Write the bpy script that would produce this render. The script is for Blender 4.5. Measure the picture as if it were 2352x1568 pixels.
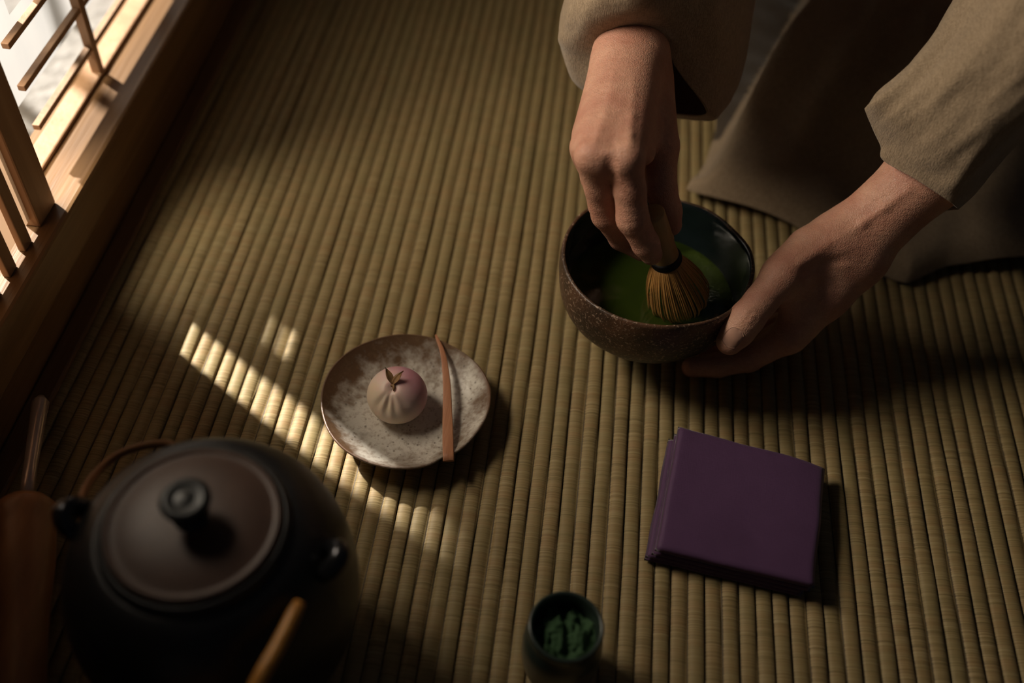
import bpy, bmesh, math, random
import numpy as np
from mathutils import Vector, Matrix, noise
for o in list(bpy.data.objects): bpy.data.objects.remove(o)
S = bpy.context.scene
COL = S.collection
PI = math.pi
random.seed(7)

# ------------------------------------------------------------ camera
cam_d = bpy.data.cameras.new('camera'); cam = bpy.data.objects.new('camera', cam_d); COL.objects.link(cam)
cam_d.sensor_width = 36.0; cam_d.lens = 36.0*2350/2352; cam_d.clip_start = .02
M_ = Matrix([[0.99199, -0.12128, 0.035302], [0.115599, 0.759017, -0.640726], [0.050913, 0.639675, 0.766957]]).to_4x4(); M_.translation = Vector((0, 0, .63)); cam.matrix_world = M_
cam_d.dof.use_dof = True; cam_d.dof.focus_distance = .728; cam_d.dof.aperture_fstop = 2.5
cam_d.dof.aperture_blades = 0
S.camera = cam
# ------------------------------------------------------------ world, sun, window daylight
S.view_settings.view_transform = 'Standard'; S.view_settings.look = 'None'
S.view_settings.gamma = 1.0; S.view_settings.exposure = 0.0; S.view_settings.use_curve_mapping = False
wd = bpy.data.worlds.new('dim_room_air'); S.world = wd; wd.use_nodes = True
wd.node_tree.nodes['Background'].inputs[0].default_value = (.55, .62, .75, 1)
wd.node_tree.nodes['Background'].inputs[1].default_value = .02
SUN_SLOPE = -.64; SUN_ELEV = math.radians(38)
sd = bpy.data.lights.new('sun', 'SUN'); sun = bpy.data.objects.new('sun', sd); COL.objects.link(sun)
sd.energy = 13.0; sd.angle = math.radians(1.6); sd.color = (1, .92, .82)
hd = Vector((1, SUN_SLOPE, 0)).normalized(); sun_dir = (hd*math.cos(SUN_ELEV) + Vector((0, 0, -math.sin(SUN_ELEV)))).normalized()
sun.rotation_euler = sun_dir.to_track_quat('-Z', 'Y').to_euler(); sun.location = (-2, 2, 2)
ad = bpy.data.lights.new('window_daylight', 'AREA'); al = bpy.data.objects.new('window_daylight', ad); COL.objects.link(al)
ad.shape = 'RECTANGLE'; ad.size = .50; ad.size_y = .40; ad.energy = 14.0; ad.color = (1, .86, .68)
al.location = (-.64, .52, .74)
ld = Vector((1, -.08, -.22)).normalized(); al.rotation_euler = ld.to_track_quat('-Z', 'Z').to_euler()
try: S.cycles.use_denoising = True
except Exception: pass
S.cycles.max_bounces = 6; S.cycles.sample_clamp_indirect = 4.0

# ------------------------------------------------------------ helpers
def obj(name, me, mats=None, parent=None):
    if isinstance(me, bmesh.types.BMesh):
        b = me; me = bpy.data.meshes.new(name); b.to_mesh(me); b.free()
    o = bpy.data.objects.new(name, me); COL.objects.link(o)
    if mats is not None:
        for m in (mats if isinstance(mats, (list, tuple)) else [mats]): me.materials.append(m)
    if parent: o.parent = parent
    return o
def pm(name, V, F, mats=None, parent=None, smooth=True):
    me = bpy.data.meshes.new(name); me.from_pydata([tuple(v) for v in V], [], [tuple(f) for f in F]); me.update()
    if smooth: me.polygons.foreach_set('use_smooth', [True]*len(me.polygons))
    return obj(name, me, mats, parent)
def tag(o, label, cat, group=None, kind=None):
    o['label'] = label; o['category'] = cat
    if group: o['group'] = group
    if kind: o['kind'] = kind
    return o
def thing(name, loc, label, cat, rot=(0, 0, 0), group=None):
    o = bpy.data.objects.new(name, None); COL.objects.link(o); o.location = loc; o.rotation_euler = rot
    o.empty_display_size = .02
    return tag(o, label, cat, group)
def mod(o, t, **k):
    m = o.modifiers.new(t.lower(), t)
    for a, v in k.items(): setattr(m, a, v)
    return m
def boxmesh(name, x0, x1, y0, y1, z0, z1, mat, parent=None, bevel=.0015):
    b = bmesh.new(); bmesh.ops.create_cube(b, size=1)
    for v in b.verts: v.co = Vector(((x0+x1)/2+v.co.x*(x1-x0), (y0+y1)/2+v.co.y*(y1-y0), (z0+z1)/2+v.co.z*(z1-z0)))
    o = obj(name, b, mat, parent)
    if bevel: mod(o, 'BEVEL', width=bevel, segments=2)
    return o
def boxes(name, L, mat, parent=None, bevel=.0012):
    b = bmesh.new()
    for (x0, x1, y0, y1, z0, z1) in L:
        r = bmesh.ops.create_cube(b, size=1)
        for v in r['verts']: v.co = Vector(((x0+x1)/2+v.co.x*(x1-x0), (y0+y1)/2+v.co.y*(y1-y0), (z0+z1)/2+v.co.z*(z1-z0)))
    o = obj(name, b, mat, parent)
    if bevel: mod(o, 'BEVEL', width=bevel, segments=2)
    return o
def lathe(name, prof, n=96, mats=None, parent=None, fn=None, mi=None, loc=(0, 0, 0)):
    V = []; F = []; MI = []
    k = len(prof)
    for (r, z) in prof:
        for i in range(n):
            a = 2*PI*i/n; p = Vector((r*math.cos(a), r*math.sin(a), z))
            if fn: p = fn(p, a, r, z)
            V.append(p)
    for j in range(k-1):
        for i in range(n):
            F.append((j*n+i, j*n+(i+1) % n, (j+1)*n+(i+1) % n, (j+1)*n+i)); MI.append(mi(j) if mi else 0)
    o = pm(name, V, F, mats, parent); o.data.polygons.foreach_set('material_index', MI); o.location = loc
    bm = bmesh.new(); bm.from_mesh(o.data); bmesh.ops.remove_doubles(bm, verts=bm.verts, dist=1e-6)
    bmesh.ops.recalc_face_normals(bm, faces=bm.faces); bm.to_mesh(o.data); bm.free()
    return o
def spline(P, n):
    """smooth resampling of a list of tuples (Catmull-Rom)"""
    P = [np.array(p, float) for p in P]; Q = [2*P[0]-P[1]]+P+[2*P[-1]-P[-2]]; out = []
    m = len(P)-1
    for i in range(n):
        t = i/(n-1)*m; j = min(int(t), m-1); u = t-j; a, b, c, d = Q[j:j+4]
        out.append(.5*((2*b)+(-a+c)*u+(2*a-5*b+4*c-d)*u*u+(-a+3*b-3*c+d)*u**3))
    return out
def tube(name, path, rad, mat, parent=None, n=10, flat=None, up=(0, 0, 1), into=None):
    """swept tube; rad is a list or number; flat = (half width, half thickness) list"""
    V = into[0] if into else []; F = into[1] if into else []; b0 = len(V)
    m = len(path)
    for i, p in enumerate(path):
        p = Vector(p); t = (Vector(path[min(i+1, m-1)])-Vector(path[max(i-1, 0)])).normalized()
        s = t.cross(Vector(up)); s = s.normalized() if s.length > 1e-6 else Vector((1, 0, 0)); u = s.cross(t)
        if flat: w, h = flat[i] if isinstance(flat, list) else flat
        else: w = h = (rad[i] if isinstance(rad, (list, tuple)) else rad)
        for k in range(n):
            a = 2*PI*k/n; ca, sa = math.cos(a), math.sin(a)
            if flat: ca = math.copysign(abs(ca)**.45, ca); sa = math.copysign(abs(sa)**.45, sa)
            V.append(p+s*w*ca+u*h*sa)
    for i in range(m-1):
        for k in range(n): F.append((b0+i*n+k, b0+i*n+(k+1) % n, b0+(i+1)*n+(k+1) % n, b0+(i+1)*n+k))
    F.append(tuple(b0+k for k in range(n))[::-1]); F.append(tuple(b0+(m-1)*n+k for k in range(n)))
    if into: return
    return pm(name, V, F, mat, parent)

# ------------------------------------------------------------ materials
class NT:
    def __init__(s, name):
        s.m = bpy.data.materials.new(name); s.m.use_nodes = True; s.t = s.m.node_tree; s.N = s.t.nodes
        s.b = s.N['Principled BSDF']; s.out = s.N['Material Output']
    def n(s, typ, **k):
        x = s.N.new(typ)
        for a, v in k.items():
            if a == 'inp':
                for i, w in v.items():
                    if isinstance(w, bpy.types.NodeSocket): s.t.links.new(w, x.inputs[i])
                    else: x.inputs[i].default_value = w
            else: setattr(x, a, v)
        return x
    def l(s, a, b): s.t.links.new(a, b)
    def math(s, op, a, b=None, c=None):
        d = {0: a}
        if b is not None: d[1] = b
        if c is not None: d[2] = c
        return s.n('ShaderNodeMath', operation=op, inp=d).outputs[0]
    def co(s): return s.n('ShaderNodeTexCoord').outputs['Object']
    def map(s, v, sc=(1, 1, 1), loc=(0, 0, 0)): return s.n('ShaderNodeMapping', inp={0: v, 1: loc, 3: sc}).outputs[0]
    def noise(s, v, scale, det=3, rough=.55): return s.n('ShaderNodeTexNoise', inp={'Vector': v, 'Scale': scale, 'Detail': det, 'Roughness': rough}).outputs[0]
    def ramp(s, f, stops):
        r = s.n('ShaderNodeValToRGB', inp={0: f}); e = r.color_ramp.elements
        while len(e) < len(stops): e.new(.5)
        for i, (p, c) in enumerate(stops):
            e[i].position = p; e[i].color = (c, c, c, 1) if isinstance(c, (int, float)) else (*c, 1)
        return r.outputs[0]
    def mix(s, f, a, b, typ='MIX'):
        x = s.n('ShaderNodeMix', data_type='RGBA', blend_type=typ)
        for i, w in ((0, f), (6, a), (7, b)):
            if isinstance(w, bpy.types.NodeSocket): s.l(w, x.inputs[i])
            else: x.inputs[i].default_value = w if isinstance(w, (int, float)) else (*w, 1)
        return x.outputs[2]
    def bump(s, h, dist=.001, st=1.0, nrm=None):
        d = {'Strength': st, 'Distance': dist, 'Height': h}
        if nrm is not None: d['Normal'] = nrm
        o = s.n('ShaderNodeBump', inp=d).outputs[0]; s.l(o, s.b.inputs['Normal']); return o
    def set(s, **k):
        for a, v in k.items():
            i = s.b.inputs[a.replace('_', ' ')]
            if isinstance(v, bpy.types.NodeSocket): s.l(v, i)
            elif isinstance(v, (tuple, list)): i.default_value = (*v, 1)
            else: i.default_value = v
        return s

RIB = .0114
def mat_tatami():
    t = NT('woven_rush'); c = t.co(); sp = t.n('ShaderNodeSeparateXYZ', inp={0: c})
    X, Y = sp.outputs[0], sp.outputs[1]
    cell = t.math('FLOOR', t.math('DIVIDE', X, RIB))
    v = t.n('ShaderNodeCombineXYZ', inp={0: t.math('MULTIPLY', cell, 7.31), 1: t.math('MULTIPLY', Y, 1.0), 2: t.math('MULTIPLY', X, 9.)}).outputs[0]
    strand = t.noise(t.map(v, (1, 900, 1)), 1.0, 3, .6)
    streak = t.noise(t.map(v, (1, 160, .5)), 1.0, 2, .5)
    big = t.noise(c, 6, 3); mid = t.noise(t.map(v, (1, 14, 1)), 1.0, 3)
    col = t.ramp(strand, [(.30, (.15, .104, .042)), (.52, (.30, .222, .100)), (.74, (.43, .335, .18))])
    col = t.mix(t.ramp(streak, [(.45, 0.), (.75, .6)]), col, (.33, .195, .085))
    col = t.mix(t.ramp(mid, [(.4, 0.), (.7, .5)]), col, (.235, .195, .085))
    col = t.mix(t.ramp(big, [(.3, .25), (.7, 0.)]), col, (.25, .17, .07))
    fr = t.math('FRACT', t.math('ADD', t.math('DIVIDE', X, RIB), t.math('MULTIPLY', t.math('SUBTRACT', strand, .5), .09)))
    ed = t.math('ABSOLUTE', t.math('SUBTRACT', fr, .5))
    col = t.mix(t.ramp(ed, [(.445, 0.), (.475, .85)]), col, (.05, .035, .018))
    t.set(Base_Color=col, Roughness=.55, Specular_IOR_Level=.35)
    nb = t.bump(strand, .0006, .8); t.bump(streak, .0006, .4, nb)
    return t.m
def mat_wood(name, a, b, rough=.5, axis=(3, 60, 60), spec=.4):
    t = NT(name); c = t.co(); g = t.noise(t.map(c, axis), 1., 4, .6); f = t.noise(t.map(c, tuple(q*5 for q in axis)), 1., 2)
    t.set(Base_Color=t.mix(t.ramp(g, [(.3, 0.), (.7, 1.)]), a, b), Roughness=rough, Specular_IOR_Level=spec); t.bump(f, .0006, .4); return t.m
def mat_plain(name, col, rough=.5, metal=0., spec=.5, noise_s=0, var=.3, bump=0.):
    t = NT(name); c = t.co(); nn = t.noise(c, noise_s or 60, 4)
    t.set(Base_Color=t.mix(t.ramp(nn, [(.3, 0.), (.7, 1.)]), col, tuple(q*(1-var) for q in col)), Roughness=rough, Metallic=metal, Specular_IOR_Level=spec)
    if bump: t.bump(nn, bump, .6)
    return t.m
def mat_linen(name, a, b, sc=1600):
    t = NT(name); c = t.co()
    w1 = t.noise(t.map(c, (sc, sc*.12, sc*.12)), 1., 2); w2 = t.noise(t.map(c, (sc*.12, sc, sc*.3)), 1., 2); fuzz = t.noise(c, 900, 3, .7)
    h = t.math('ADD', t.math('ADD', w1, w2), fuzz)
    t.set(Base_Color=t.mix(t.ramp(t.math('MULTIPLY', h, .333), [(.42, 0.), (.58, 1.)]), a, b), Roughness=.85, Specular_IOR_Level=.15, Sheen_Weight=.25, Sheen_Roughness=.5)
    t.bump(h, .0006, .6); return t.m
def mat_skin():
    t = NT('skin'); c = t.co()
    blot = t.noise(c, 38, 4, .6); fine = t.noise(c, 420, 3, .6)
    v = t.n('ShaderNodeTexVoronoi', feature='DISTANCE_TO_EDGE', inp={'Vector': c, 'Scale': 620}).outputs[0]
    crease = t.noise(t.map(c, (90, 260, 260)), 1., 3)
    col = t.mix(t.ramp(blot, [(.35, 0.), (.7, 1.)]), (.60, .335, .235), (.47, .215, .15))
    col = t.mix(t.ramp(fine, [(.35, .25), (.65, 0.)]), col, (.33, .15, .09))
    t.set(Base_Color=col, Roughness=t.ramp(fine, [(.3, .42), (.7, .58)]), Specular_IOR_Level=.45, Subsurface_Weight=.12, Subsurface_Scale=.004)
    t.b.inputs['Subsurface Radius'].default_value = (1., .35, .18)
    nb = t.bump(t.ramp(v, [(0., 0.), (.25, 1.)]), .0003, .5); nb = t.bump(crease, .0012, .5, nb); t.bump(fine, .0006, .4, nb)
    return t.m
M = {}
M['tatami'] = mat_tatami()
M['sillwood'] = mat_wood('brown_timber', (.26, .15, .07), (.15, .08, .034), .33, (60, 3, 60))
M['lattice'] = mat_wood('lattice_timber', (.46, .28, .155), (.33, .185, .095), .55, (60, 60, 4))
M['linen'] = mat_linen('olive_linen', (.335, .250, .165), (.22, .160, .102))
M['lining'] = mat_linen('pale_lining', (.36, .35, .33), (.28, .27, .26))
M['skin'] = mat_skin()
def mat_paper(nm, a, b):
    t = NT(nm); c = t.co(); nn = t.noise(t.map(c, (30, 30, 12)), 1., 4)
    tr = t.n('ShaderNodeBsdfTranslucent', inp={0: t.mix(nn, a, b)}); df = t.n('ShaderNodeBsdfDiffuse', inp={0: (.6, .58, .52, 1)})
    mx = t.n('ShaderNodeMixShader', inp={0: .25, 1: tr.outputs[0], 2: df.outputs[0]}); t.l(mx.outputs[0], t.out.inputs[0]); return t.m
M['paper'] = mat_paper('shoji_paper', (.36, .36, .36), (.27, .28, .29)); M['paper_warm'] = mat_paper('aged_paper', (.27, .18, .115), (.22, .145, .09))

# ------------------------------------------------------------ floor: ribbed tatami
def build_floor():
    x0, x1, y0, y1 = -.3705, .93, -.25, 1.75
    nr = int((x1-x0)/RIB); K = 12; i0 = math.floor(x0/RIB)
    prof = [(k/K, -.0030*(1-min(1, math.sin(PI*k/K)*1.0)**.5)) for k in range(K)]
    xs = []; zs = []
    for r in range(nr+1):
        for u, z in prof: xs.append((i0+1+r+u)*RIB); zs.append(z)
    xs = np.array(xs); zs = np.array(zs); ys = np.linspace(y0, y1, 260)
    XX, YY = np.meshgrid(xs, ys)
    wob = np.zeros_like(XX); rid = np.floor(XX/RIB+1e-6)
    wob = .00035*np.sin(YY*31+rid*1.7)+.00025*np.sin(YY*77+rid*3.1)
    ZZ = np.tile(zs, (len(ys), 1)) + .0005*np.sin(rid*2.7)+.0004*np.sin(YY*9+rid*.9)-.0005
    V = np.stack([XX+wob, YY, ZZ], -1).reshape(-1, 3)
    nx = len(xs); ny = len(ys); I = np.arange((ny-1)*(nx-1)); a = (I//(nx-1))*nx+I % (nx-1)
    F = np.stack([a, a+1, a+nx+1, a+nx], -1)
    me = bpy.data.meshes.new('floor'); me.from_pydata(V.tolist(), [], F.tolist()); me.polygons.foreach_set('use_smooth', [True]*len(F)); me.update()
    o = obj('floor', me, M['tatami']); o['kind'] = 'structure'
build_floor()
def struct(o): o['kind'] = 'structure'; return o

# ------------------------------------------------------------ sill, screens, wall
SH = .082
struct(boxes('trim_1', [(-.437, -.372, -.35, 2.2, .040, SH), (-.437, -.378, -.35, 2.2, -.01, .0405)], M['sillwood'], bevel=.003))
struct(boxmesh('trim_2', -.3775, -.360, -.35, 2.2, -.006, .004, M['sillwood'], bevel=.002))
LOWTOP = .40
def sheet(name, x, L, mat, parent):
    V = []; F = []
    for (y0, y1, z0, z1) in L:
        b = len(V); V += [(x, y0, z0), (x, y1, z0), (x, y1, z1), (x, y0, z1)]; F.append((b, b+1, b+2, b+3))
    return pm(name, V, F, mat, parent, smooth=False)
def front_screen():
    w = thing('window_1', (0, 0, 0), '', 'window')
    del w['label']; del w['category']; w['kind'] = 'structure'
    x0, x1 = -.398, -.385
    boxmesh('stile', x0, x1, .512, .540, SH, LOWTOP, M['lattice'], w)
    boxmesh('light_stop_top_rail', x0-.004, x1-.0062, .30, .512, .245, LOWTOP, M['lattice'], w)  # solid above the visible paper, deepened to cut the paper's glow
    boxmesh('light_stop_board', x0-.004, x1-.0062, -.3, .310, SH, LOWTOP, M['lattice'], w)  # unseen boarding instead of paper, added to cut light on the floor
    y = .512-.0145
    for k in range(22):
        boxmesh('slat', x1-.006, x1-.0005, y-.0115, y, SH, LOWTOP-.03, M['lattice'], w, bevel=.0008); y -= .0262
    sheet('paper', x1-.0065, [(.30, .514, SH+.007, .250)], M['paper_warm'], w)
front_screen()
def rear_screen():
    w = thing('window_2', (0, 0, 0), '', 'window')
    del w['label']; del w['category']; w['kind'] = 'structure'
    x0, x1 = -.424, -.410; ya, yb = .594, 1.75; ztop = LOWTOP
    boxmesh('bottom_rail', x0-.002, x1+.002, .565, yb, SH, SH+.004, M['lattice'], w)
    boxmesh('light_stop_top_rail', x0-.002, x1+.002, ya, .98, .240, LOWTOP, M['lattice'], w)  # unseen upper part kept solid so less paper glows
    boxmesh('light_stop_board', x0-.002, x1+.002, .98, yb, SH, LOWTOP, M['lattice'], w)  # solid panel beyond view, added in place of glowing paper
    for z in (.110, .1465, .183, .2195): boxmesh('muntin', x1-.006, x1, ya-.004, .98, z-.0024, z+.0024, M['lattice'], w, bevel=.0006)
    for y in (.700, .845): boxmesh('muntin', x1-.007, x1+.001, y-.0040, y+.0040, SH, .240, M['lattice'], w, bevel=.0006)
    # paper with a torn-open spot; it starts above the first bar
    hy0, hy1, hz0, hz1 = .624, .650, .186, .206; zb = .125
    sheet('paper', x0, [(ya, hy0, zb, .24), (hy1, .98, zb, .24), (hy0, hy1, zb, hz0), (hy0, hy1, hz1, .24)], M['paper'], w)
rear_screen()
# added eave, out of view, blocks the high sun above the low screens
struct(boxmesh('added_eave', -2.146, -.40, -3.0, 5.5, 1.90, 1.96, M['sillwood'], bevel=0))
M['plaster'] = mat_plain('clay_plaster', (.30, .24, .17), .9, 0, .1, 25, .2)
struct(boxes('wall_left_light_mask', [(-.52, -.435, -.9, .40, .40, 2.0), (-.52, -.435, .76, 1.8, .40, 2.0), (-.52, -.435, .40, .76, .73, 2.0), (-.52, -.40, -.9, -.30, -.02, 2.4), (-.52, -.40, 1.75, 2.6, -.02, 2.4), (-.52, -.40, -.9, 2.6, 1.75, 2.4)], M['plaster'], bevel=0))  # wall out of view; its jambs and lintel are added to narrow the daylight
M['gravel'] = mat_plain('white_gravel', (.33, .325, .31), .95, 0, .1, 70, .35, .01)
struct(boxmesh('ground', -5, -.437, -4, 6, -.12, -.04, M['gravel'], bevel=0))
M['bamboo_g'] = mat_plain('garden_bamboo', (.15, .18, .06), .5, 0, .4, 12, .3)
for k, (bx, by, br, tx, lb) in enumerate([(-.72, .86, .006, .03, 'leftmost'), (-.86, .99, .009, -.05, 'middle'), (-.70, 1.02, .006, .04, 'rightmost')]):
    path = [(bx+tx*i/12, by+tx*.6*i/12, -.04+1.5*i/12) for i in range(13)]
    o = tube('bamboo_stalk', path, [br*(1+(.12 if i % 3 == 0 else 0)) for i in range(13)], M['bamboo_g'])
    tag(o, 'green bamboo stalk in the garden, '+lb+' of three soft shadows on the paper window', 'plant', 'bamboo stalks outside the window')

# ------------------------------------------------------------ tea bowl, tea, whisk
BC = Vector((.0730, .5465, .012))
def mat_bowl_out():
    t = NT('rough_brown_glaze'); c = t.co(); a = t.noise(c, 28, 5, .6); s_ = t.noise(c, 420, 3, .7); z = t.n('ShaderNodeSeparateXYZ', inp={0: c}).outputs[2]
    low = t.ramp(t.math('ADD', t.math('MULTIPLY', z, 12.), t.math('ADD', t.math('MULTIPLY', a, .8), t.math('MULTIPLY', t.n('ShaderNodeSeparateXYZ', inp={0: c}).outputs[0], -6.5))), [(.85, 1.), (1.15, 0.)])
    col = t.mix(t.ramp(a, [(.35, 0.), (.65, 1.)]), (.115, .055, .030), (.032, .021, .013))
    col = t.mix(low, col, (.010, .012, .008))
    col = t.mix(t.ramp(s_, [(.57, 0.), (.63, .85)]), col, (.36, .25, .18))
    t.set(Base_Color=col, Roughness=.38, Specular_IOR_Level=.55); nb = t.bump(s_, .0012, .45); t.bump(a, .002, .4, nb); return t.m
def mat_bowl_in():
    t = NT('dark_blue_glaze'); c = t.co(); a = t.noise(c, 45, 4)
    t.set(Base_Color=t.mix(a, (.006, .010, .012), (.018, .030, .032)), Roughness=.16, Specular_IOR_Level=.6, Coat_Weight=.3); t.bump(a, .002, .25); return t.m
def bowl():
    out = [(0, .001), (.026, .001), (.029, 0), (.031, .001), (.031, .008), (.036, .012), (.050, .019), (.062, .030), (.069, .043), (.0718, .058), (.0722, .070), (.0718, .0775)]
    rim = [(.0712, .0795), (.0700, .0802), (.0688, .0795)]
    inn = [(.0680, .076), (.0677, .066), (.0668, .052), (.062, .038), (.052, .026), (.036, .018), (.018, .0145), (.0, .014)]
    P = spline([(r, z, 0) for r, z in out], 44); P = [(max(p[0], 0), p[1]) for p in P]+rim+[(max(p[0], 0), p[1]) for p in spline([(r, z, 0) for r, z in inn], 30)]
    def fn(p, a, r, z):
        w = 1+.010*math.sin(a*2+.6)+.006*math.sin(a*3+1)+.003*math.sin(a*7)
        q = Vector((p.x*w, p.y*w, p.z)); q.z += (.0011*math.sin(a*3+.4)+.0007*math.sin(a*5+2))*min(1, z/.06)**3
        return q+q.normalized()*noise.noise(p*60)*.0006 if q.length > 0 else q
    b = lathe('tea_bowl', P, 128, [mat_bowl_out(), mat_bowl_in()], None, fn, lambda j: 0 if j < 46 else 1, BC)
    b.rotation_euler = (math.radians(-1.0), 0, 0)
    tag(b, 'dark brown glazed tea bowl cradled in the left hand', 'bowl')
    # tea
    t = NT('matcha'); c = t.co(); a = t.noise(c, 35, 5, .6); f = t.n('ShaderNodeTexVoronoi', inp={'Vector': c, 'Scale': 520}).outputs[0]
    g = t.n('ShaderNodeVectorMath', operation='DISTANCE', inp={0: c, 1: (.044, .022, .0)}).outputs['Value']
    fo = t.ramp(t.math('ADD', t.math('MULTIPLY', g, 12.), t.math('MULTIPLY', a, .55)), [(.38, 1.), (.66, 0.)])
    t.set(Base_Color=t.mix(fo, (.022, .036, .005), (.15, .23, .04)), Roughness=t.ramp(fo, [(0, .12), (1, .45)]), Specular_IOR_Level=.5)
    nb = t.bump(t.math('MULTIPLY', f, fo), .001, .5); t.bump(a, .003, .15, nb)
    n = 64; V = [(0, 0, 0)]; F = []
    for j in range(1, 25):
        for i in range(n):
            aa = 2*PI*i/n; r = .0668*j/24; x, y = r*math.cos(aa), r*math.sin(aa)
            d = math.hypot(x-.024, y+.012); zz = .0012*math.exp(-(d/.020)**2)*math.sin(d*900)+.0007*noise.noise(Vector((x, y, 0))*90)
            V.append((x, y, zz))
    for i in range(n): F.append((0, 1+i, 1+(i+1) % n))
    for j in range(23):
        for i in range(n): F.append((1+j*n+i, 1+(j+1)*n+i, 1+(j+1)*n+(i+1) % n, 1+j*n+(i+1) % n))
    te = pm('matcha_tea', V, F, t.m); te.location = BC+Vector((0, .0006, .041))
    tag(te, 'green whisked matcha tea filling the dark bowl', 'tea', kind='stuff')
bowl()

def whisk():
    P0 = Vector((.0965, .5405, .055)); P1 = Vector((.0780, .5385, .1005)); ax = (P1-P0).normalized()
    root = thing('bamboo_whisk', P0, 'bamboo tea whisk held upright in the green tea by the right hand', 'whisk')
    root.rotation_euler = ax.to_track_quat('Z', 'Y').to_euler()
    L = (P1-P0).length
    t = NT('tine_bamboo'); c = t.co(); nn = t.noise(c, 300, 2); t.set(Base_Color=t.mix(nn, (.60, .33, .10), (.46, .22, .06)), Roughness=.45)
    M['tine'] = t.m
    M['handle_b'] = mat_wood('pale_bamboo', (.50, .33, .14), (.40, .24, .09), .35, (60, 60, 4))
    M['thread'] = mat_plain('black_thread', (.008, .007, .007), .6, 0, .4, 900, .5, .0004)
    V = []; F = []
    N = 84
    for i in range(N):
        a = 2*PI*i/N+random.uniform(-.01, .01); sp = 1+random.uniform(-.05, .05)
        pts = []
        for k in range(11):
            u = k/10; r = .0098+(.0235*sp-.0098)*math.sin(min(1, u*1.12)*PI/2)**.9
            if u > .8: r -= .004*((u-.8)/.2)**2
            pts.append((r*math.cos(a), r*math.sin(a), L-.002-u*(L-.001)))
        tube('', pts, None, None, n=5, flat=[(.00048+.0001*math.sin(k), .00028) for k in range(11)], up=(math.cos(a), math.sin(a), 0), into=(V, F))
    for i in range(36):
        a = 2*PI*i/36; sp = random.uniform(.4, .62)
        pts = []
        for k in range(8):
            u = k/7; r = .006+(.022*sp-.006)*u
            pts.append((r*math.cos(a), r*math.sin(a), L-.002-u*(L-.004)))
        tube('', pts, .0004, None, n=4, into=(V, F))
    pm('tines', V, F, M['tine'], root)
    # thread bands at the neck
    lathe('thread_band', [(.0092, L-.0035), (.0112, L-.0032), (.0117, L-.0018), (.0113, L-.0004), (.0117, L+.001), (.0113, L+.0022), (.0105, L+.003), (.009, L+.003)], 40, M['thread'], root)
    hp = [(0.0, L-.002), (.0094, L-.002), (.0101, L+.003), (.0098, L+.012), (.0096, L+.016), (.0103, L+.019), (.0098, L+.022), (.0098, L+.046), (.0092, L+.0475), (.004, L+.048), (0, L+.048)]
    lathe('handle', hp, 40, M['handle_b'], root)
whisk()

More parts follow.
